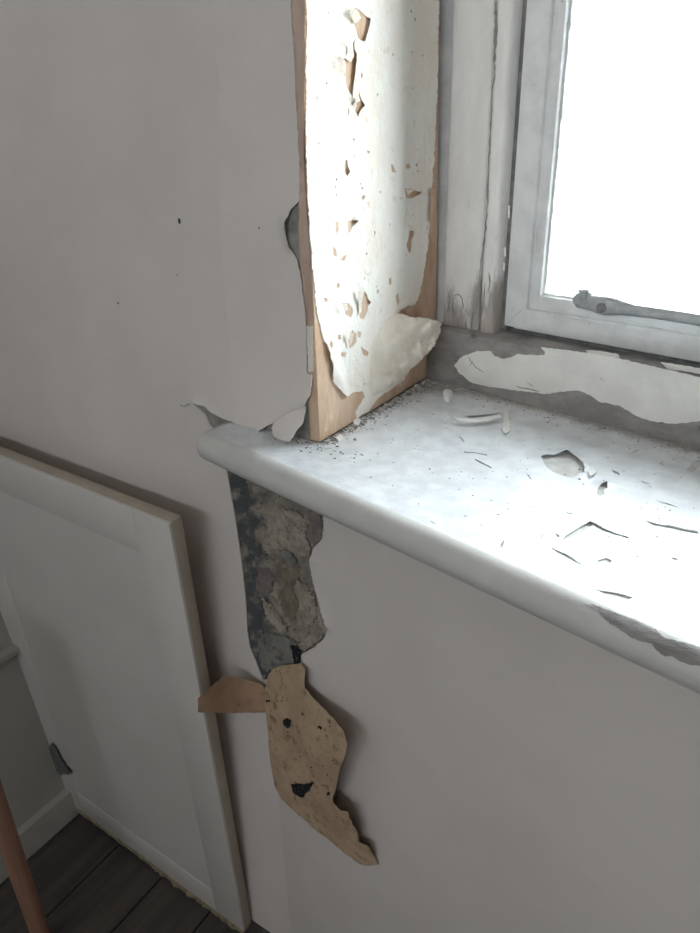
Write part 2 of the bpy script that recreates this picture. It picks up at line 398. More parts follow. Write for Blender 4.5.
# scuffs on the paper
for (a, b, rr, hh) in ((179, 221, .8, 2.6), (118, 303, .6, 1.2), (177, 275, .8, .5), (259, 228, .7, .9)):
    sheet('scuff_mark', [(a - rr, b - hh), (a + rr, b - hh * .8), (a + rr, b + hh), (a - rr * .6, b + hh * .9)], [], 5, lambda p, q: px_wall(p, q, .0026), lambda p, q: px_wall(p, q, .0012), m_black, wf)
# torn paper line by the wedge
sheet('paper_crease', [(180, 404.6), (184, 406), (190, 403), (193.5, 401.5), (193.5, 403), (190, 404.6), (184.5, 407.2), (180, 405.6)], [], 3, lambda p, q: px_wall(p, q, .0024), lambda p, q: px_wall(p, q, .001), m_plaster, wf)

# --- paper on the apron (under the sill), with the torn-out patch
def uz(p, off=0.0015):
    q = px_under(p[0], p[1], off); return (float((q - UNDER_P) @ U), q[2])
def from_uz(u, z, off): return UNDER_P + U * u - WN * off + ZZ * z
patch_r = [(321, 503), (324.5, 513), (324, 528), (321, 541), (314.5, 548), (311.5, 562), (313, 574), (318, 590), (323, 607), (328.5, 626), (324.5, 639), (314, 647), (302, 654), (302, 664), (303, 672)]
hole_r = [uz(p) for p in rag(patch_r, 1.1, 2.5, 8.1)[:-24] or patch_r]
hole_r = [uz(p) for p in patch_r]
tmp = []
for i in range(len(patch_r) - 1):
    a = np.array(patch_r[i], float); b = np.array(patch_r[i + 1], float)
    kk = max(1, int(np.linalg.norm(b - a) / 2.5))
    for j in range(kk):
        p = a + (b - a) * j / kk
        tmp.append((p[0] + 1.3 * fnoise(p[0], p[1], .25, 2.0), p[1] + 0.8 * fnoise(p[0], p[1], .3, 6.0)))
hole_r = [uz(p) for p in tmp] + [uz((303, 674)), uz((280, 677)), uz((263, 680))]
zb = uz((262, 680))[1]
ap_out = [(0.0005, FLOOR), (1.28, FLOOR), (1.28, -SILL_T - .001), (hole_r[0][0], -SILL_T - .001)] + hole_r + [(0.0008, hole_r[-1][1] - .004)]
def ap_front(u, z):
    q = 0.0005 * fnoise(u, z, 6.0, 9.0) + 0.003 * gs(seg_d((u, z), uz((314, 560)), uz((327, 622))), .006)
    return tuple(from_uz(u, z, 0.0034 + q))
sheet('wallpaper', ap_out, [], 0.013, ap_front, lambda u, z: tuple(from_uz(u, z, 0.0002)), m_apron, wf, 50)
# exposed mouldy plaster
mp_px = [(325, 500), (329, 520), (322, 548), (316, 562), (322, 590), (334, 626), (326, 642), (306, 656), (306, 678), (254, 684), (242, 662), (236, 640), (233, 600), (228, 545), (220, 500), (216, 466)]
def mould_relief(px, py):
    r = 0.0022 * fnoise(px, py, 0.045, 1.0) + 0.0012 * fnoise(px, py, 0.15, 4.0)
    return max(.0003, r + 0.0012)
def mould_mask(px, py):
    left = 226 + (py - 470) * 0.13
    t = 1.0 - (px - left) / 46.0
    t = max(t, (py - 628) / 60.0)
    t = max(t, 0.9 - math.hypot((px - 262) / 16, (py - 600) / 34))
    return max(0.0, min(.8, 0.14 + .8 * t + 0.4 * fnoise(px, py, 0.07, 7.0)))
sheet('mouldy_plaster', [(222, 464), (252, 476), (262, 560), (266, 620), (268, 674), (259, 676), (250, 655), (243, 640), (238, 600), (231, 545), (224, 500)], [], 2.2, lambda a, b: px_wall(a, b, .0003 + .0004 * fnoise(a, b, .1, 3)), lambda a, b: px_wall(a, b, -.003), m_mould, wf, 80, ('mould', lambda a, b: .66 + .4 * fnoise(a, b, .08, 2)))
sheet('mouldy_plaster', mp_px, [], 1.9, lambda a, b: px_under(a, b, mould_relief(a, b)), lambda a, b: px_under(a, b, -.006), m_mould, wf, 80, ('mould', mould_mask))
def patch(name, poly, off, m, amp=1.4, rel=.0008, parent=None, sp=2.0, seed=1.0):
    return sheet(name, rag(poly, amp * 2.2, 1.5, seed), [], sp, lambda a, b: px_under(a, b, off + .0022 + rel * fnoise(a, b, .12, seed)), lambda a, b: px_under(a, b, off - .003), m, parent or wf, 60)
patch('skim_patch', [(268, 515), (280, 508), (296, 512), (306, 520), (305, 536), (311, 548), (309, 560), (300, 553), (288, 546), (277, 548), (266, 556), (261, 545), (266, 530)], .0012, m_skim, 1.6, seed=2.0)
patch('skim_patch', [(297, 580), (306, 585), (314, 598), (317, 612), (312, 624), (302, 630), (296, 617), (300, 604), (294, 592)], .0012, m_skim, 1.6, seed=3.0)
patch('skim_patch', [(262, 598), (272, 606), (280, 617), (288, 630), (284, 634), (272, 625), (264, 612)], .001, m_skim, 1.4, seed=5.0)
patch('skim_patch', [(275, 556), (287, 553), (297, 560), (300, 575), (292, 590), (300, 608), (292, 622), (283, 612), (278, 596), (284, 582), (276, 570)], .0006, m_skim_brown, 1.6, seed=6.0)
patch('skim_patch', [(252, 640), (266, 633), (284, 636), (300, 646), (300, 664), (280, 668), (265, 672), (257, 660)], .0006, m_skim_green, 1.4, seed=7.0)
patch('paper_residue', [(306, 510), (321, 512), (323, 528), (320, 540), (313, 545), (306, 535), (309, 524)], .0024, m_mauve, 1.2, seed=8.0)
patch('paper_residue', [(318, 592), (324, 608), (328, 626), (322, 638), (303, 652), (299, 644), (312, 632), (317, 616)], .0026, m_skim, 1.0, seed=9.0)
patch('mould_cluster', [(290, 645), (298, 646), (301, 655), (300, 668), (294, 666), (293, 656)], .0016, m_black, .8, .0015, seed=10.0, sp=1.3)
patch('mould_cluster', [(258, 570), (268, 566), (274, 578), (270, 596), (262, 600), (256, 588)], .0002, m_mauve, 1.0, .0012, seed=11.0)
patch('mould_cluster', [(278, 548), (288, 551), (296, 562), (292, 568), (283, 560)], .0018, m_skim_green, 1.4, seed=12.0)

# --- left side wall: skirting and shelf batten
sk = prism('baseboard_left', [(XL, -2.6), (XL + .016, -2.6), (XL + .016, -.002), (XL, -.002)], FLOOR, FLOOR + .066, m_skirt)
tag(sk, 'low off-white skirting board along the side wall', 'skirting', kind='structure')
bt = box('trim_1', (XL, -1.2, -.506), (XL + .018, -.002, -.492), m_skirt, None, .002)
tag(bt, 'thin pale batten along the side wall behind the panel', 'batten', kind='structure')

# ================================================================== WINDOW
win = thing('window_1', fuw(.4, .03, 0.0), kind='structure', label='old white painted casement window with flaking frame', cat='window')
ZS, ZT, UE = 0.066, 1.12, 0.86
# bottom member of the frame (bare timber) with its peeling paint
wbox('frame_sill', -.03, 1.0, 0.0, .12, -.03, .0665, m_timber, win, .004)
def uzw(p, wv):
    q = uw(px_w(p[0], p[1], wv)); return (q[0], q[2])
pm = [(454, 366), (459, 359), (466, 355), (477, 351), (491, 351), (495, 356), (504, 359), (511, 357), (518, 354), (532, 355), (544, 355), (545, 352), (540, 347), (560, 349), (580, 352), (600, 355), (620, 358.5), (660, 368), (700, 377), (760, 389), (900, 416), (1200, 475),
      (1200, 537), (1000, 487), (900, 468), (820, 442), (760, 436), (700, 421), (676, 424), (656, 422), (638, 417), (620, 406), (600, 402), (590, 395), (580, 391), (570, 391), (558, 392), (544, 394), (530, 392), (512, 390), (490, 387), (472, 383), (460, 374)]
sheet('paint_layer', rag([(p[0], p[1]) for p in pm], 1.0, 3.0, 3.0), [], 5.0,
      lambda a, b: px_w(a, b, -.0016 - .0006 * fnoise(a, b, .05, 2.0)), lambda a, b: px_w(a, b, .001), m_framepaint, win, 40)
for q in ([(586, 350), (600, 351), (618, 354), (620, 358), (604, 357), (588, 355)], [(660, 362), (700, 368), (700, 374), (668, 369)]):
    sheet('paint_flake', rag(q, .8, 3, 5.0), [], 4.0, lambda a, b: px_w(a, b, .004), lambda a, b: px_w(a, b, .008), m_framepaint, win, 40)
# jamb with wear towards its foot
def jamb(name, u0, u1, w0, w1, bev, seed, m):
    nu, nzz = 14, 150
    v, f, at = [], [], []
    prof = []
    r = bev
    for k in range(7):
        t = math.pi / 2 * k / 6; prof.append((u0 + r - r * math.cos(t), w0 + r - r * math.sin(t)))
    for k in range(1, 8): prof.append((u0 + r + (u1 - u0 - 2 * r) * k / 8, w0))
    for k in range(7):
        t = math.pi / 2 * k / 6; prof.append((u1 - r + r * math.sin(t), w0 + r - r * math.cos(t)))
    prof = [(u0, w1)] + prof + [(u1, w1)]
    zs = list(np.linspace(ZS, .36, 150)) + list(np.linspace(.37, ZT + .06, 12))
    for z in zs:
        for a, b in prof:
            h = max(0, 1 - (z - ZS) / .075)
            wr = h * 0.8 + .55 * gs(a - u1, .006) * max(0, 1 - (z - ZS) / .16)
            wr += 0.35 * mnoise.fractal(Vector((a * 60, seed, z * 12)), .8, 2, 4)
            wr = max(0.0, min(1.0, wr))
            d = 0.0018 * wr * (0.5 + mnoise.fractal(Vector((a * 140, seed, z * 35)), .7, 2, 4))
            v.append(fuw(a, b + d, z)); at.append(wr)
    n = len(prof)
    for i in range(len(zs) - 1):
        for j in range(n - 1): f.append((i * n + j, i * n + j + 1, (i + 1) * n + j + 1, (i + 1) * n + j))
        f.append((i * n + n - 1, i * n, (i + 1) * n, (i + 1) * n + n - 1))
    f.append(tuple(range(n))); f.append(tuple(range((len(zs) - 1) * n, len(zs) * n)))
    return link(name, v, f, m, win, 60, {'wear': at})
jamb('jamb', 0.0065, .0595, .020, .11, .004, 1.0, m_jamb)
jamb('bead', .0612, .0815, .017, .11, .006, 4.0, m_jamb)
wbox('rebate', .050, .0895, .035, .11, ZS, ZT, m_gap, win)
wbox('rebate', -.03, .02, .028, .11, ZS, ZT, m_sash, win)
# slot under the sash
wbox('rebate', .05, UE + .05, .045, .11, .06, .085, m_gap, win)
# casement sash
sash = thing('sash', fuw(.45, .05, .07))
sash.parent = win; sash.location = Vector(sash['_base']) - Vector(win['_base'])
wbox('sash_stile', .0880, .1165, .030, .075, .075, ZT - .01, m_sash, sash, .003)
wbox('glazing_rebate', .1160, .1300, .034, .072, .098, ZT - .03, m_sash, sash, .002)
wbox('sash_rail', .1000, UE - .03, .0305, .075, .0735, .0985, m_sash, sash, .003)
wbox('glazing_rebate', .1250, UE - .03, .0345, .072, .098, .1145, m_sash, sash, .002)
wbox('sash_stile', UE - .04, UE, .030, .075, .075, ZT - .01, m_sash, sash, .003)
wbox('sash_rail', .1165, UE - .04, .0305, .075, ZT - .055, ZT - .01, m_sash, sash, .003)
wbox('jamb', UE + .02, 1.0, .017, .11, ZS, ZT + .06, m_framepaint, win, .004)
wbox('head', 0.0, 1.0, .017, .11, ZT, 1.2, m_framepaint, win, .004)
# ragged putty along the glass
for a0, a1, vert in ((.115, 1.06, True), (.13, UE - .04, False)):
    v, f = [], []; N = 170
    for i in range(N + 1):
        s = a0 + (a1 - a0) * i / N
        h = .0022 + .0016 * fnoise(s, 0.3 if vert else .7, 90, 1.0)
        h = max(.0004, h)
        if vert: ring = [(.1298, .040, s), (.1298 + h, .041, s), (.1298 + h, .050, s), (.1298, .050, s)]
        else: ring = [(s, .040, .1143), (s, .041, .1143 + h), (s, .050, .1143 + h), (s, .050, .1143)]
        v += [fuw(*p) for p in ring]
    for i in range(N):
        for j in range(4): f.append((i * 4 + j, i * 4 + (j + 1) % 4, i * 4 + 4 + (j + 1) % 4, i * 4 + 4 + j))
    f += [(0, 1, 2, 3), (N * 4, N * 4 + 1, N * 4 + 2, N * 4 + 3)]
    link('putty', v, f, m_sash, sash, 60)
wbox('glass_pane', .122, UE - .035, .0440, .0470, .106, ZT - .05, m_glass, sash)
# paint flakes standing up on the sash edge
for (a, b, h, wd) in ((503, 200, 6, 1.2), (505, 247, 10, 1.3), (504, 262, 9, 1.1), (509, 205, 14, .9)):
    sheet('paint_flake', rag([(a - wd, b), (a + wd, b + 1), (a + wd * .6, b + h), (a - wd, b + h * .9)], .3, 2, 3.0), [], 3, lambda p, q: px_w(p, q, .026), lambda p, q: px_w(p, q, .0268), m_revpaint, win)
# dark cracks where the paint has split
def crack(pts, wid, wv, par, m=None, seed=1.0):
    P = []
    for k in range(len(pts) - 1):
        a = np.array(pts[k], float); b = np.array(pts[k + 1], float); kk = max(2, int(np.linalg.norm(b - a) / 4))
        for j in range(kk): P.append(a + (b - a) * j / kk)
    P.append(np.array(pts[-1], float)); n_ = len(P)
    L_, R_ = [], []
    for k, p in enumerate(P):
        d = P[min(k + 1, n_ - 1)] - P[max(k - 1, 0)]; d = d / np.linalg.norm(d); q = np.array([-d[1], d[0]])
        h = wid * (.25 + .75 * math.sin(math.pi * k / (n_ - 1))) * (.75 + .8 * fnoise(p[0], p[1], .13, seed)); h = max(.15, h)
        c_ = p + q * .8 * fnoise(p[0], p[1], .2, seed + 3)
        L_.append(tuple(c_ + q * h)); R_.append(tuple(c_ - q * h))
    sheet('paint_crack', L_ + R_[::-1], [], 6.0, lambda a, b: px_w(a, b, wv), lambda a, b: px_w(a, b, wv + .0012), m or m_timber, par, 30)
crack([(495, -3), (496, 25), (494.5, 55), (495, 76), (492, 88)], 1.9, .0166, win)
crack([(492, 80), (491, 120), (488.5, 165), (487.5, 200), (485.7, 228), (482, 256), (480, 270), (478, 290), (476.5, 308), (472, 318)], .95, .0165, win)
for pts, wd in (([(453, 296), (458, 294), (462, 298), (463, 306), (461, 312)], .6), ([(454, 298), (453, 306), (455, 316)], .5), ([(489, 272), (490, 283), (488, 292)], .8), ([(485, 283), (484, 300), (481, 318)], .7), ([(466, 316), (466, 332)], .9), ([(457, 318), (458, 330)], .7),
                ([(473, 312), (471, 326), (473, 333)], .8), ([(494, 268), (495, 285), (493, 300), (494, 322)], .6), ([(447, 285), (449, 300), (448, 312)], .4)):
    crack(pts, wd, .0164 if pts[0][0] > 478 else .0194, win)
for pts, wd in (([(503, 327), (510, 321), (517, 314), (524, 308.5)], .45), ([(524, 308), (545, 312), (566, 317.5), (600, 324)], .45), ([(538, 225), (537, 240), (536, 252)], .7), ([(535, 262), (538, 259), (541, 258)], .4), ([(504, 225), (506, 245), (504, 262)], .5), ([(627, 320), (652, 327), (690, 334)], .4)):
    crack(pts, wd, .0292, sash, m_framepaint if False else m_baresill)
for pts, wd in (([(468, 357), (471, 362), (476, 367), (484, 373)], .5), ([(470, 366), (473, 361)], .35), ([(516, 386), (522, 388), (530, 389), (540, 392)], .9), ([(527, 382), (534, 387)], .5), ([(600, 378), (603, 381)], .4)):
    crack(pts, wd, -.0026, win)
# casement stay
stay = thing('casement_stay', fuw(.25, .015, .11), label='worn grey metal casement stay bar lying along the window bottom rail', cat='window stay')
def tube(name, pts, radii, m, parent, seg=12, squash=1.0):
    v, f = [], []
    P = [np.array(p, float) for p in pts]; n = len(P)
    for i in range(n):
        d = nz(P[min(i + 1, n - 1)] - P[max(i - 1, 0)])
        a = np.cross(d, WN if abs(d @ WN) < .9 else ZZ); a = nz(a); b = np.cross(d, a)
        for k in range(seg):
            t = 2 * math.pi * k / seg
            v.append(P[i] + a * math.cos(t) * radii[i] + b * math.sin(t) * radii[i] * squash)
    for i in range(n - 1):
        for k in range(seg): f.append((i * seg + k, i * seg + (k + 1) % seg, (i + 1) * seg + (k + 1) % seg, (i + 1) * seg + k))
    f += [tuple(range(seg))[::-1], tuple(range((n - 1) * seg, n * seg))]
    return link(name, v, f, m, parent, 50)
sw = .018
def sp(px, py, wv=sw): return px_w(px, py, wv)
bar = tube('bar', [sp(590, 302), sp(598, 304.5), sp(606, 306), sp(614, 306.5), sp(622, 308), sp(634, 310.5), sp(660, 314), sp(690, 318.5), fuw(.42, sw, .1145), fuw(.5, sw, .1145)],
     [.0075, .0092, .0098, .0090, .0072, .0058, .0055, .0055, .0055, .005], m_stay, stay, 14, .6)
tube('bracket', [sp(574, 300, .026), sp(578, 300, .024), sp(588, 301, .022), sp(596, 303, .022)], [.0035, .0082, .0095, .0085], m_stay, stay, 12, .6)
tube('pin', [sp(584, 299, .018), sp(584, 293, .018), sp(584, 291.5, .018), sp(584, 289, .018), sp(584, 288, .018)], [.003, .003, .0062, .006, .003], m_stay, stay, 12)
tube('rivet', [sp(601, 308, .013), sp(601, 308, .0095), sp(601, 308, .008)], [.0050, .0048, .002], m_gap, bar, 14)
tube('catch', [sp(608, 299, .016), sp(613, 299.5, .016), sp(617, 303, .016)], [.0016, .0022, .0016], m_stay, stay, 8)

# ================================================================== WINDOW REVEAL LINING
# plasterboard lining of the left reveal: brown board, white paint with holes, big peeled flap
rev = thing('wall_reveal', (0, .13, 0), label='brown board lining the window reveal under peeling white paint', cat='reveal', kind='structure')
bevelled('board', [(-.012, -.0002, .0006), (0, -.0002, .0006), (0, .262, .0006), (-.012, .262, .0006), (-.012, -.0002, 1.2), (0, -.0002, 1.2), (0, .215, 1.2), (-.012, .215, 1.2)], m_board, rev, .0008, 1)
def yz(p, off=0.0): q = px_rev(p[0], p[1], off); return (q[1], q[2])
Lp = [(305, -2), (306, 20), (305.5, 60), (305.5, 110), (306, 160), (308, 205), (309.5, 235), (311.5, 262), (314, 286), (316, 311), (321, 333), (325, 347), (330, 364), (332, 381), (337, 388), (344, 396),
      (352, 393), (362.5, 391), (364, 397), (360, 404), (355, 412), (357, 419), (362, 414), (368, 412), (371, 406), (377, 399), (394, 386), (404, 379), (406, 360), (404, 335), (402, 318), (396, 313), (404, 309), (412, 306), (417, 300), (421, 285), (424, 265), (427, 250), (429, 222), (431, 190), (434, 150), (437, 60), (438, -2)]
Lr = rag(Lp, 1.2, 3.0, 12.0)
Lr = [p for p in Lr if p[1] > -1.9]
rp2 = [yz(p) for p in Lr]
# continue above the frame up to the head
ytl, ytr = rp2[0], yz((438, -2))
rev_out = rp2 + [(ytr[0], ytr[1]), (.238, .60), (.212, 1.2), (.0035, 1.2), (.004, .60)]
H = [[(348, 11), (353, 8), (359, 10), (368, 19), (366, 30), (362, 42), (357, 38), (354, 25)],
     [(335, 56), (341, 59), (347, 58), (350, 46), (353, 37), (354, 55), (353, 66), (352, 80), (349, 97), (346, 88), (344, 76), (339, 68)],
     [(353, 105), (357, 90), (361, 100), (362, 106), (358, 110), (355, 117)],
     [(342, 160), (346, 160), (347, 172), (344, 176), (341.5, 171)], [(404, 188), (412, 189), (419, 192), (413, 198), (406, 198)],
     [(390.5, 164), (393, 165), (396, 173), (391.5, 172)], [(407, 230), (411.5, 231), (411, 252), (407, 254), (405, 241)],
     [(335, 222), (338, 221), (338.5, 230), (335.5, 234)], [(347, 221), (353.5, 220), (352, 227), (348, 235)],
     [(362, 289), (366, 295), (368, 302), (367, 312), (363.5, 319), (359.5, 318), (358, 306)],
     [(342, 303), (348, 303), (352, 308), (353, 312), (350.5, 317.5), (345, 314)],
     [(352, 330), (356.5, 334), (356, 342), (353, 346), (349, 349), (348, 340)], [(360, 345.5), (364, 349), (368.5, 352), (367, 356.5), (363, 355)],
     [(332.5, 246), (336, 250), (336.5, 257), (333, 255)], [(343, 256), (347, 254), (344, 261), (339.5, 260)], [(338, 282), (340, 286), (337, 289), (336, 285)],
     [(322.5, 297.5), (326, 298), (328, 300), (325.5, 303)], [(388, 279), (390.5, 277), (391, 284), (388.5, 285)], [(337.5, 335), (340, 334.5), (341, 339), (338, 340)],
     [(357, 331), (361, 332), (360, 338), (358, 337)], [(376, 290), (378, 289), (378, 293), (376, 294)], [(395, 296), (398, 292), (399, 301), (397, 306)], [(360, 70), (362, 76), (360.5, 79)], [(346, 66), (350, 72), (347, 74)],
     [(347, 107), (348.5, 112), (346.5, 117)], [(315, 93), (317, 98), (315.5, 104)], [(325, 81), (327, 84), (325, 86)], [(362, 195), (364.5, 196), (362.5, 200), (360, 198)], [(373, 230), (375, 232), (374, 236)], [(388, 223), (390, 224), (389, 227)],
     [(352, 137), (354, 139), (353, 143)], [(366, 150), (370, 152), (367, 154)], [(405, 165), (409, 163), (411, 168), (406, 169)], [(415, 165), (418, 162), (417, 167)], [(331, 340), (333, 344), (331, 349), (329, 344)], [(341, 352), (346, 353), (345, 357), (340, 356)]]
for _ in range(46):
    a, b = rng.uniform(315, 428), rng.uniform(6, 300)
    s = rng.uniform(.6, 1.3)
    H.append([(a, b - s * rng.uniform(1, 2)), (a + s, b), (a + s * .2, b + s * rng.uniform(.8, 1.8)), (a - s * .7, b + .1)])
okh = []
for h in H:
    c = np.mean(h, 0)
    bad = any(np.linalg.norm(c - np.mean(g, 0)) < (np.ptp(np.array(h), axis=0).max() + np.ptp(np.array(g), axis=0).max()) * .55 and g is not h for g in okh if True)
    if bad and len(okh) > 34: continue
    okh.append(h)
lifts = []
for h in okh[:14]:
    hh = np.array(h); lifts.append((yz(hh[np.argmin(hh[:, 0])]), yz(hh[np.argmin(hh[:, 1])])))
    lifts.append((yz(hh[np.argmax(hh[:, 0])]), yz(hh[np.argmax(hh[:, 1])])))
holes_r = [[yz(p) for p in (rag(h, .5, 2.5, 3.0) if np.ptp(np.array(h), axis=0).max() > 8 else h)] for h in okh]
def rv_off(y, z):
    o = .0010 + .0005 * fnoise(y, z, 60, 2.0) + .0006 * fnoise(y, z, 14, 6.0)
    if z < .42:
        for a, b in lifts:
            if abs(a[0] - y) < .03 and abs(a[1] - z) < .04: o += .0026 * gs(seg_d((y, z), a, b), .0032)
        o += .0035 * gs(seg_d((y, z), yz((344, 396)), yz((326, 350))), .008) * (z < .2)
    return max(.0004, o)
rev_paint = sheet('paint_layer', rev_out, holes_r, .0042, lambda y, z: (rv_off(y, z), y, z), lambda y, z: (rv_off(y, z) - .0007 if rv_off(y, z) > .0022 else -.0003, y, z), m_revpaint, rev, 50,
      density=lambda G: (G[:, 1] < .43) | (rng.random(len(G)) < .08))
# lifted flakes at the larger holes
for tri, tip in (([(348, 10), (357, 9), (361, 18), (355, 24)], .006), ([(345, 58), (352, 38), (354, 56), (351, 62)], .008), ([(336, 57), (345, 60), (346, 74), (340, 66)], .007), ([(354, 105), (358, 92), (360, 101)], .006),
                 ([(405, 189), (414, 190), (408, 195)], .005), ([(359, 291), (362, 290), (361.5, 312), (359, 314)], .004), ([(342, 304), (347, 303.5), (348, 310), (345, 312)], .006), ([(350, 332), (354, 333), (352, 343), (349.5, 346)], .005)):
    cc = np.mean(tri, 0)
    f_ = lambda a, b, tip=tip, tri=tri: px_rev(a, b, .0025 + tip * max(0, min(1, 1 - math.hypot(a - tri[1][0], b - tri[1][1]) / 16)))
    g_ = lambda a, b, tip=tip, tri=tri: px_rev(a, b, .0019 + tip * max(0, min(1, 1 - math.hypot(a - tri[1][0], b - tri[1][1]) / 16)))
    sheet('paint_flake', rag(tri, .4, 2.5, 2.0), [], 2.5, f_, g_, m_flap, rev_paint, 60)
# the big flap, torn off the board at its top and right and hanging forwards
fl = [(366, 362), (368, 345), (373, 332), (380, 322), (388, 316), (394, 313), (403, 314), (410, 317), (418, 317), (424, 317.5), (432, 320), (438, 320.5), (442, 323), (440, 327), (441, 331), (438, 338), (435, 345), (430, 351), (423, 358), (416, 365), (410, 370), (405, 377), (398, 382.5), (388, 387), (379, 393), (372, 396), (367, 391), (365, 377)]
def fl_off(a, b):
    xc = float(np.interp(b, (313, 322, 332, 345, 362, 377, 394), (392, 380, 373, 368, 366, 365, 367)))
    t = max(0.0, (a - xc) / (443.0 - xc)); s = max(0, (394 - b) / 78.0)
    k = min(1, t * 3)
    o = -.0004 + .0035 * k + .032 * t ** 1.3 * (0.45 + 0.55 * s)
    o += (.0034 * fnoise(a, b, .035, 3.0) + .0022 * fnoise(a, b, .11, 8.0)) * k + .0012 * math.sin((a * .6 + b) * .22) * t
    return max(-.0004 + .002 * k, o)
sheet('peeled_flap', rag(fl, 1.1, 2.0, 6.6), [], 2.2, lambda a, b: px_rev(a, b, fl_off(a, b)), lambda a, b: px_rev(a, b, fl_off(a, b) - .0012), m_flap, rev_paint, 70)
# brown torn tufts above the flap and along the far edge
for q, o in (([(405, 309), (412, 306), (417, 308), (419, 313), (415, 317), (407, 315)], .006), ([(430, 188), (436, 188), (435.5, 205), (433, 222), (429.5, 221), (430.5, 204)], .004)):
    sheet('torn_tuft', rag(q, .8, 2, 5.0), [], 2.5, lambda a, b, o=o: px_rev(a, b, o + .0012 * fnoise(a, b, .2, 3)), lambda a, b, o=o: px_rev(a, b, o - .0015), m_board, rev, 60)
# torn brown edge strip at the corner, seen from the room
se = [(291.5, -1), (304.5, -1), (305, 60), (304, 110), (304, 160), (306, 200), (308.5, 235), (310.5, 262), (312.5, 290), (313, 326), (307.5, 326), (306, 310), (303.5, 290), (301, 270), (299.5, 250), (298.5, 230), (299, 205), (300, 190), (298.5, 150), (297, 115), (294.5, 65), (292.5, 20)]
sheet('torn_edge', rag(se, .5, 3.0, 4.0), [], 3.0, lambda a, b: px_wall(a, b, .0022 + .0012 * fnoise(a * 3, b * .3, .1, 2)), lambda a, b: px_wall(a, b, .0002), m_boardedge, rev, 60)
box('edge_lath', (px_wall(291.5, -1)[0], -.0022, px_wall(297, -1)[2]), (.0004, .0, 1.2), m_boardedge, rev)

# ================================================================== WINDOW SILL
sill = thing('window_sill', fuw(.4, -.15, -SILL_T), label='white painted window sill with rounded front edge and flaking paint', cat='window sill')
NOSE_W = -.3045            # front of the sill in the window's frame
NR = SILL_T / 2
XE = -.1345                # outer end of the sill's horn
# outline of the sill's outer edge in plan (x, y): wall -> horn end -> rounded corner -> along the front
def nose_xy(u, wv=NOSE_W): q = fuw(u, wv, 0); return (q[0], q[1])
u_at = lambda xv: (xv - W0[0] - WN[0] * NOSE_W) / U[0]
corner = np.array(nose_xy(u_at(XE)))
path = [(XE, .0005)]
rc = .017
# rounded corner between direction (0,-1) and U
d1 = np.array([0, -1.0]); d2 = U[:2]
ang = math.acos(float(-d1 @ d2)); dist = rc / math.tan(ang / 2)
p1 = corner - d1 * dist; p2 = corner + d2 * dist
cen = p1 + np.array([1.0, 0]) * rc
a0 = math.atan2(*(p1 - cen)[::-1]); a1 = math.atan2(*(p2 - cen)[::-1])
if a1 < a0: a1 += 2 * math.pi
for k in range(9):
    t = a0 + (a1 - a0) * k / 8; path.append((cen[0] + rc * math.cos(t), cen[1] + rc * math.sin(t)))
for uu in np.linspace(u_at(0.02), 1.06, 40): path.append(nose_xy(uu))
path = np.array(path)
# inward normals
tn = np.gradient(path, axis=0); tn /= np.linalg.norm(tn, axis=1)[:, None]
inn = np.stack([-tn[:, 1], tn[:, 0]], 1)
v, f = [], []; NP = 15
for i in range(len(path)):
    for k in range(NP):
        t = math.pi * k / (NP - 1)
        q = path[i] + inn[i] * (NR - NR * math.sin(t)); v.append((q[0], q[1], -NR + NR * math.cos(t)))
    q = path[i] + inn[i] * (NR + .004); v.append((q[0], q[1], -SILL_T)); v.append((q[0], q[1], -.0011))
n = NP + 2
for i in range(len(path) - 1):
    for k in range(n): f.append((i * n + k, i * n + (k + 1) % n, (i + 1) * n + (k + 1) % n, (i + 1) * n + k))
f += [tuple(range(n)), tuple(range((len(path) - 1) * n, len(path) * n))]
link('nosing', v, f, m_nose, sill, 60)
inner = path + inn * NR
inner4 = path + inn * (NR + .0035)
# body: timber under the paint
bodyp = [tuple(p) for p in inner4] + [tuple(fuw(1.06, -.0005, 0)[:2]), tuple(fuw(-.012, -.0005, 0)[:2]), (.0005, .232), (.0005, .0008), (inner4[0][0], .0008)]
prism('timber', bodyp, -SILL_T, -.0012, m_baresill, sill)
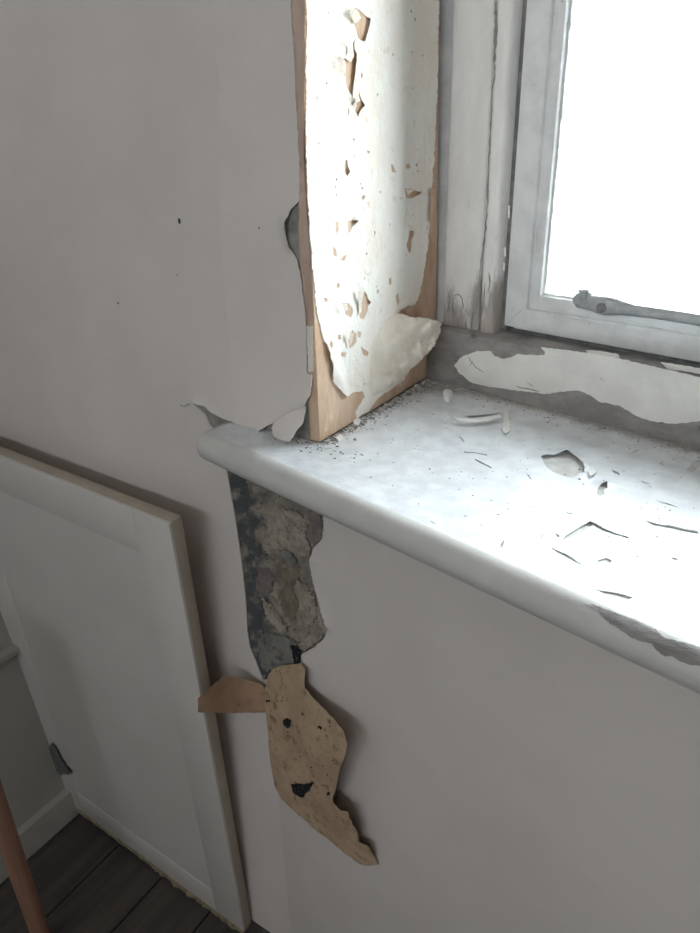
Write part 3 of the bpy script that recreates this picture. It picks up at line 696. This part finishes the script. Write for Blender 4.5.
# paint skin with flaked holes
skin_out = [tuple(p) for p in inner] + [tuple(fuw(1.06, -.001, 0)[:2]), tuple(fuw(.014, -.001, 0)[:2]), (.0012, .225), (.0012, .0005), (inner[0][0], .0005)]
S = [[(541, 457.5), (547, 456), (553, 456.5), (560, 455), (566, 454), (572, 456), (578, 460), (583, 465), (584.5, 470), (583, 475), (580, 473.5), (576, 477), (568, 478), (560, 475), (552, 472), (546, 466)],
     [(600, 486.5), (604, 484.5), (607, 484), (607.5, 488), (604, 490), (604.5, 494), (600, 497.5), (597, 494)],
     [(562, 541), (566, 535.5), (578, 528.5), (590, 522.5), (595, 524), (604, 529), (616, 534), (629, 538.5), (628, 539.5), (612, 534.5), (600, 530), (593, 526), (583, 532.5), (573, 537.5)],
     [(548, 545), (556, 549.5), (566, 553.5), (575, 559.5), (583, 565.5), (574, 562), (564, 556.5), (555, 551.5)],
     [(596, 561), (603, 558.5), (606, 557.5), (612, 560.5), (611, 563.5), (604, 563.5)],
     [(594, 588.5), (603, 590.5), (613, 592), (624, 594.5), (633.5, 597.5), (628, 600), (619, 599), (611, 599.5), (604, 594)],
     [(644, 521), (652, 522.5), (660, 524.5), (672, 526), (684, 529), (697, 531.5), (699, 534), (690, 533), (677, 530), (664, 527.5), (652, 525)],
     [(464, 451.5), (474, 452), (487, 454.5), (486, 455.3), (474, 453), (464, 452.8)], [(475, 458.5), (484, 463), (492, 467.5), (491, 468.3), (482, 464.3), (475, 460)],
     [(452, 417), (470, 417.5), (488, 416), (501, 412.5), (500, 414.5), (488, 418.5), (470, 420), (456, 419)], [(458, 436), (462, 438), (465, 441.5), (462, 441)], [(612, 470), (618, 472), (620, 475.5), (614, 474)],
     [(630, 452), (640, 449), (636, 452.5)], [(655, 500), (668, 503), (680, 508), (668, 505)], [(566, 512), (578, 515), (568, 514)], [(526, 472), (532, 480), (529, 478)],
     [(541, 536), (544, 531), (543, 536), (540, 541)], [(556, 533), (560, 536), (559, 538.5), (555.5, 535)], [(672, 557), (678, 559), (677, 561), (672, 559)], [(633, 555), (645, 558), (636, 557)], [(640, 480), (652, 484), (645, 483.5)],
     [(430, 520), (436, 524), (432, 523)], [(500, 545), (504, 540), (503, 547), (500, 549)], [(686, 470), (694, 462), (700, 459), (700, 466), (693, 472)]]
for _ in range(75):
    a, b = rng.uniform(335, 700), rng.uniform(400, 620)
    q = px_sill(a, b); qq = uw(q)
    if qq[1] > -.02 or qq[1] < NOSE_W + .03 or q[0] < .02: continue
    if any(np.hypot(a - g[0], b - g[1]) < 9 for h in S for g in h): continue
    l = rng.uniform(1.0, 3.2); th = rng.uniform(-.2, .7) if rng.random() < .7 else rng.uniform(0, 3)
    c_, s_ = math.cos(th), math.sin(th)
    S.append([(a - c_ * l, b - s_ * l), (a + s_ * .45, b - c_ * .5), (a + c_ * l, b + s_ * l), (a - s_ * .45, b + c_ * .5)])
def sxy(p): q = px_sill(*p); return (q[0], q[1])
holes_s = [[sxy(p) for p in (rag(h, .5, 3.0, 2.0) if np.ptp(np.array(h), axis=0).max() > 14 and k < 7 else h)] for k, h in enumerate(S)]
LS = [((543, 456), (566, 453.5), .0022, .007), ((566, 453.5), (584, 467), .0028, .007), ((600, 485), (607, 484), .003, .005), ((590, 522), (628, 537.5), .0010, .005), ((562, 539), (590, 522), .0006, .005),
      ((455, 420), (498, 416.5), .004, .005), ((648, 521), (697, 531), .0004, .004), ((594, 588), (632, 596), .0003, .004), ((583, 476), (578, 480), .003, .005)]
LS = [(sxy(a), sxy(b), h, s) for a, b, h, s in LS]
def sk_z(x, y):
    z = 0.00035 * fnoise(x, y, 25, 3.0)
    for a, b, h, s in LS:
        if abs(x - a[0]) < .1 and abs(y - a[1]) < .1: z += h * gs(seg_d((x, y), a, b), s)
    # keep flush at the nosing
    d = (uw((x, y, 0))[1] - NOSE_W - NR); k = max(0.0, min(1.0, d / .02))
    return z * k
def dirt(x, y):
    q = uw((x, y, 0)); db = max(0, -q[1]); dr = max(0, x)
    e1 = math.exp(-db / .022); e2 = math.exp(-dr / .018) if y > 0 else 0
    e3 = math.exp(-db / .05) * math.exp(-max(0, .12 - q[0]) ** 2 / .01) * .0
    return min(1.0, 0.02 + .85 * e1 + .65 * e2 + .5 * math.exp(-(db + dr) / .07) + 0.12 * fnoise(x, y, 18, 4.0))
sheet('paint_skin', skin_out, holes_s, .006, lambda x, y: (x, y, sk_z(x, y)), lambda x, y: (x, y, min(-.0008, sk_z(x, y) - .0008) if sk_z(x, y) < .0008 else sk_z(x, y) - .0007), m_sillpaint, sill, 45, ('dirt', dirt),
      density=lambda G: (G[:, 0] < .5) | (rng.random(len(G)) < .1))
# bare patch where the paint came off the rounded front
def px_nose(px, py, out_=0.0):
    """first hit of a pixel's ray with the sill's rounded front"""
    r = ray(px, py); o = uw(CAM); d = np.array([r @ U, r @ WN, r[2]])
    rad = NR + out_; c = np.array([NOSE_W + NR, -NR]); oo = o[1:] - c; dd = d[1:]
    A = dd @ dd; B = 2 * oo @ dd; C = oo @ oo - rad * rad; D = B * B - 4 * A * C
    if D >= 0:
        t = (-B - math.sqrt(D)) / (2 * A); q = o + d * t
        if q[1] <= NOSE_W + NR: return fuw(*q)
    q = pl(px, py, (0, 0, out_), (0, 0, 1)); return q
bp = [(586, 603.5), (594, 604), (602, 607.5), (610, 610), (620, 614), (640, 621.5), (655, 629), (664, 637), (675, 640), (690, 644), (704, 648), (740, 665), (740, 682), (704, 666), (690, 665), (680, 661.5), (671, 656), (665, 656.5), (657, 651), (651, 643), (642, 642), (630, 637), (619, 629), (608, 622), (602, 616), (596, 609)]
sheet('bare_patch', rag(bp, .9, 2.5, 5.0), [], 2.6, lambda a, b: px_nose(a, b, .0005 + .00025 * fnoise(a, b, .2, 2)), lambda a, b: px_nose(a, b, -.001), m_barenose, sill, 70)
# ================================================================== HANGING TORN PAPER
hs_px = [(268.5, 675), (272, 669), (278, 666), (290, 664), (301, 663), (305, 670), (304.5, 680), (305, 688), (314.5, 699), (324, 709), (334, 719), (344, 732), (347.5, 744), (345, 755), (341, 765), (338, 776), (336, 788), (333, 797), (333.5, 803),
         (341, 811), (347.5, 811), (352, 822.5), (358, 832), (359, 842), (369, 845.5), (374, 854), (378, 865), (367, 866), (359, 863.6), (347, 855), (334, 844), (311, 826), (297, 814), (285, 803), (279, 795), (274.5, 785), (272, 772), (270, 758), (268.5, 745), (268, 732), (266, 716), (265, 703), (265, 689)]
def hs_off(px, py):
    t = (py - 664) / 200.0
    ctr = 285 + 60 * max(0, t - .35)
    side = (px - ctr) / 40.0
    o = .006 + .020 * math.sin(min(1, max(0, t)) * math.pi) + .012 * side * math.sin(min(1, max(0, t * 1.05)) * math.pi)
    o += .003 * fnoise(px, py, .03, 4.0) + .004 * math.exp(-((py - 672) / 9.0) ** 2)
    return max(.0035, o)
strip = thing('torn_paper_strip', px_under(372, 864, .005), label='long torn strip of paper hanging brown side out below the mouldy patch', cat='torn paper')
keepr = lambda a, b: (a[1] > 690 and a[0] < 300 and a[1] < 790)
strip_sheet = sheet('strip', rag(hs_px, .8, 2.5, 2.7, keepr), [[(283, 720), (287, 718.5), (291, 721), (290, 725), (287, 727), (284, 724)]], 3.0, lambda a, b: px_under(a, b, hs_off(a, b)), lambda a, b: px_under(a, b, hs_off(a, b) - .0008), m_brownback, strip, 60)
for q in ([(290.5, 785), (296, 783), (302, 784), (308, 783), (314.5, 781.5), (311, 787), (309.5, 791), (306, 793), (303, 798), (298, 796), (294, 793.5)], [(282.5, 720), (287, 718), (291.5, 721), (290.5, 726), (287, 728.5), (283.5, 725)], [(287, 731.5), (288.5, 731), (288, 734)], [(266, 700), (270.5, 700.5), (270, 702), (266, 702.3)],
          [(319, 725), (322, 728), (321, 730.5), (318, 727)], [(301, 712), (304, 713.5), (303, 715)], [(327, 793), (330, 792), (330, 795), (327, 796)]):
    sheet('mould_spot', rag(q, 1.0, 1.6, 3.0), [], 2.0, lambda a, b: px_under(a, b, hs_off(a, b) + .0007), lambda a, b: px_under(a, b, hs_off(a, b) - .0002), m_black, strip_sheet)
for _ in range(46):
    tt = rng.random()
    if rng.random() < .5: a, b = 272 + 70 * tt + rng.normal(0, 2), 700 + 32 * tt ** 1.4 + rng.normal(0, 2.5)
    else: a, b = rng.uniform(272, 334), rng.uniform(695, 800)
    if not inside(np.array([(a, b)]), np.array(hs_px))[0] or not inside(np.array([(a + 3, b)]), np.array(hs_px))[0]: continue
    l = rng.uniform(.5, 1.5); th = rng.uniform(0, 3.1); c_, s_ = math.cos(th) * l, math.sin(th) * l
    sheet('mould_spot', [(a - c_, b - s_), (a + s_ * .6, b - c_ * .6), (a + c_, b + s_), (a - s_ * .5, b + c_ * .5)], [], 4, lambda p, q: px_under(p, q, hs_off(p, q) + .0006), lambda p, q: px_under(p, q, hs_off(p, q) - .0002), m_splinter if rng.random() < .6 else m_black, strip_sheet)
# rolled edge on its lower right
re_ = [(334, 803), (341, 811), (347.5, 811.5), (352, 823), (357.5, 832), (358, 842), (368, 846), (374, 856), (369, 857), (358, 849), (350, 838), (344, 826), (336, 816), (331, 808)]
sheet('rolled_edge', rag(re_, 1.0, 2.0, 9.0), [], 2.2, lambda a, b: px_under(a, b, hs_off(a, b) + .005 + .0015 * fnoise(a, b, .12, 8)), lambda a, b: px_under(a, b, hs_off(a, b) + .0004), m_brownback, strip_sheet, 60)
# short flap sticking out sideways over the panel's edge
fp = [(198, 712.5), (198, 698), (207, 690), (216, 682), (222, 676.5), (229, 675), (240, 678), (252, 681.5), (262, 684.5), (266, 690), (266, 703), (266, 712.5), (240, 713), (215, 713)]
def fp_off(a, b):
    t = max(0.0, min(1.0, (266 - a) / 68.0)); return .008 + .082 * t ** 1.25 + .003 * math.sin(t * 5 + b * .05)
flap2 = sheet('torn_paper_flap', rag(fp, .6, 2.5, 3.1), [], 3.0, lambda a, b: px_under(a, b, fp_off(a, b)), lambda a, b: px_under(a, b, fp_off(a, b) - .0008), m_brownflap, None, 60)
tag(flap2, 'short brown torn paper flap sticking out sideways over the panel edge', 'torn paper')

# ================================================================== LEANING PANEL (shaker door)
pn = thing('cupboard_door', (-.40, -.03, FLOOR), label='plain white recessed-panel cupboard door leaning against the wall', cat='cupboard door')
TR = np.array([-.1606, -.0522, -.1046]); BRp = np.array([-.1857, -.0056, -.9456]); BLp = np.array([-.6610, -.0017, -.9310])
ez = nz(TR - BRp); ex = nz(BRp - BLp); ex = nz(ex - ez * (ex @ ez)); en = np.cross(ex, ez)
if en[1] > 0: en = -en
DW, DH, DT = .4755, (TR[2] - FLOOR - .0005) / ez[2] - .006, .020
def dp(s, t, o):  # s from the right edge leftwards, t from the top downwards, o outwards from the back
    return TR - ex * s - ez * t + en * o
def dbox(name, s0, s1, t0, t1, o0, o1, m, parent, bev=.0):
    q = [(s0, t1), (s1, t1), (s1, t0), (s0, t0)]
    return bevelled(name, [dp(a, b, o0) for a, b in q] + [dp(a, b, o1) for a, b in q], m, parent, bev)
SW = .062
core = dbox('core', 0, DW, 0, DH, 0, DT - .0035, m_dooredge, pn, .0006)
dbox('stile', .0, SW, 0, DH, DT - .0050, DT, m_door, pn, .0012)
dbox('stile', DW - SW, DW, 0, DH, DT - .0050, DT, m_door, pn, .0012)
dbox('rail', SW, DW - SW, 0, SW, DT - .0050, DT, m_door, pn, .0012)
dbox('rail', SW, DW - SW, DH - SW, DH, DT - .0050, DT, m_door, pn, .0012)
dbox('panel', SW - .001, DW - SW + .001, SW - .001, DH - SW + .001, DT - .0060, DT - .0011, m_door, pn)
# splintered lower edge
v, f = [], []; N = 90
for i in range(N + 1):
    s = .0 + DW * i / N
    h = .002 + .006 * abs(fnoise(s, .2, 35, 2.0)) * (1.4 if s < .25 else .5)
    oo = DT + .002 + .006 * abs(fnoise(s, .9, 28, 7.0)) * (1.5 if s < .25 else .4)
    for p in ((DH - .001, .002), (DH - .001 - .3 * h, oo), (DH + .0045, oo), (DH + .0045, .002)): v.append(dp(s, *p))
for i in range(N):
    for j in range(4): f.append((i * 4 + j, i * 4 + (j + 1) % 4, i * 4 + 4 + (j + 1) % 4, i * 4 + 4 + j))
f += [(0, 1, 2, 3), (N * 4, N * 4 + 1, N * 4 + 2, N * 4 + 3)]
link('splintered_edge', v, f, m_splinter, pn, 30)
# dark torn scrap on its far lower edge
pcen = dp(0, 0, DT + .003)
def px_door(a, b, o): return pl(a, b, dp(0, 0, DT + o), en)
sheet('dark_scrap', rag([(46, 750), (52, 743), (56, 748), (60, 757), (66, 767), (72, 773), (68, 775), (63, 774), (61, 776), (54, 768), (49, 760)], .6, 2, 3.0), [], 3, lambda a, b: px_door(a, b, .004 + .003 * fnoise(a, b, .1, 2)), lambda a, b: px_door(a, b, .0005), m_scrap, pn, 60)

# ================================================================== WOODEN LEG at the lower left
q0 = pl(14, 857, (0, 0, -.70), (0, 0, 1))
def leg(bx, by):
    v, f = [], []; seg = 20
    zs = [FLOOR, FLOOR + .006, FLOOR + .05, FLOOR + .25, FLOOR + .5, FLOOR + .62]
    rs = [.012, .013, .0136, .0147, .0155, .0155]
    for z, r in zip(zs, rs):
        for k in range(seg): v.append((bx + r * math.cos(2 * math.pi * k / seg), by + r * math.sin(2 * math.pi * k / seg), z))
    for i in range(len(zs) - 1):
        for k in range(seg): f.append((i * seg + k, i * seg + (k + 1) % seg, (i + 1) * seg + (k + 1) % seg, (i + 1) * seg + k))
    f += [tuple(range(seg))[::-1], tuple(range((len(zs) - 1) * seg, len(zs) * seg))]
    return link('wooden_leg', v, f, m_wood, None, 50)
lg = leg(q0[0], q0[1])
tag(lg, 'round orange-brown wooden furniture leg standing on the dark floor', 'furniture leg')

# ================================================================== DEBRIS ON THE SILL
def chip(name, poly, z0, curl, label, m=m_chip, th=.0012, seed=1.0, cat='paint chip'):
    c = np.mean(np.array(poly), 0); ext = np.ptp(np.array(poly), axis=0).max() / 2
    def fz(a, b): return z0 + curl * ((a - c[0]) ** 2 + (b - c[1]) ** 2) / ext ** 2 + .0004 * fnoise(a, b, .3, seed)
    def fr(a, b): q = px_sill(a, b, fz(a, b)); return q
    o = sheet(name, rag(poly, .4, 1.6, seed), [], 1.8, fr, lambda a, b: px_sill(a, b, fz(a, b)) - np.array([0, 0, th]), m, None, 60)
    return tag(o, label, cat, 'loose paint chips on the sill')
chip('paint_chip', [(504.5, 408), (507.5, 408.5), (508.5, 417), (510.5, 424), (509.5, 431), (505.5, 433.5), (502.5, 430), (503.5, 419)], .0020, .0006, 'narrow white paint sliver lying end-on near the window frame')
chip('paint_chip', [(452, 416), (462, 418.5), (474, 419), (488, 417), (500, 413.5), (501, 416.5), (488, 420.5), (474, 422), (460, 421)], .0050, .001, 'long curled paint flake lying left of the narrow white sliver')
chip('paint_chip', [(443, 391), (446, 388.5), (451, 390), (453, 394), (449, 397), (444, 396)], .0075, -.002, 'small pale paint lump in the back corner of the sill', th=.006)
chip('paint_chip', [(353, 420), (358, 417), (361, 420), (358, 425), (354, 424)], .0020, .001, 'pale curled chip leaning at the foot of the brown board', seed=3.0)
chip('paint_chip', [(335, 437), (341, 434), (344, 437), (339, 441)], .0018, .0008, 'small white chip on the sill by the board corner', seed=4.0)
chip('paint_chip', [(588, 471), (593, 468), (597, 472), (590, 476)], .0022, .001, 'tiny white flake beside the largest hole in the sill paint', seed=5.0)
# dust and crumbs nobody could count
v, f = [], []
def crumb(x, y, z, s):
    b0 = len(v); th = rng.uniform(0, 6.28); el = rng.uniform(.35, 1.0); h = s * rng.uniform(.25, .6)
    pts = []
    for k in range(5):
        t = th + 2 * math.pi * k / 5 + rng.uniform(-.3, .3); r = s * rng.uniform(.6, 1)
        dx, dy = r * math.cos(t), r * el * math.sin(t)
        pts.append((x + dx, y + dy))
    tl = rng.uniform(-.5, .5, 2)
    for (a, b) in pts: v.append((a, b, z))
    for (a, b) in pts: v.append((a, b, z + h + max(-h * .6, (a - x) * tl[0] + (b - y) * tl[1])))
    f.append(tuple(range(b0 + 4, b0 - 1, -1))); f.append(tuple(range(b0 + 5, b0 + 10)))
    for k in range(5): f.append((b0 + k, b0 + (k + 1) % 5, b0 + 5 + (k + 1) % 5, b0 + 5 + k))
for _ in range(620):      # along the foot of the reveal board
    y = rng.uniform(.0, .225); x = .0015 + abs(rng.normal(0, .011)) * (.6 + 3 * y)
    if x > .16: continue
    crumb(x, y, sk_z(x, y) - .0004, rng.uniform(.0006, .0022) * (1.35 if x < .012 else 1))
for _ in range(520):      # along the foot of the window frame
    u = rng.uniform(.015, .62); wv = -.001 - abs(rng.normal(0, .016)); q = fuw(u, wv, 0)
    crumb(q[0], q[1], sk_z(q[0], q[1]) - .0004, rng.uniform(.0005, .0019))
for _ in range(480):      # scattered
    u = rng.uniform(.02, .5); wv = -rng.uniform(.0, .24); q = fuw(u, wv, 0)
    if q[0] < .004: continue
    crumb(q[0], q[1], sk_z(q[0], q[1]) - .0004, rng.uniform(.0004, .0014))
for _ in range(120):      # in front of the corner and on the horn
    x = rng.normal(.0, .022); y = -abs(rng.normal(.006, .008)) - .002
    if x < -.09: continue
    crumb(x, y, -.0003, rng.uniform(.0005, .0019))
cr = link('sill_crumbs', v, f, m_crumb)
tag(cr, 'fine dark dust and paint crumbs scattered over the sill', 'debris', kind='stuff')

# ------------------------------------------------------------------ daylight portals in the window and the added rear opening
def portal(name, c, dirv, sx_, sy_):
    d = bpy.data.lights.new(name, 'AREA'); d.shape = 'RECTANGLE'; d.size = sx_; d.size_y = sy_; d.cycles.is_portal = True
    o = bpy.data.objects.new(name, d); COL.objects.link(o); o.location = c
    o.rotation_euler = Vector(dirv).to_track_quat('-Z', 'Z').to_euler()
portal('window_portal', fuw((.13 + UE - .04) / 2, .09, (.11 + ZT - .05) / 2), tuple(-WN), UE - .04 - .12, ZT - .05 - .10)
portal('rear_fill_portal', ((REAR_FILL[0] + REAR_FILL[1]) / 2, YB - .09, (REAR_FILL[2] + REAR_FILL[3]) / 2), (0, 1, 0), REAR_FILL[1] - REAR_FILL[0], REAR_FILL[3] - REAR_FILL[2])
for o in bpy.data.objects:
    if '_base' in o: del o['_base']
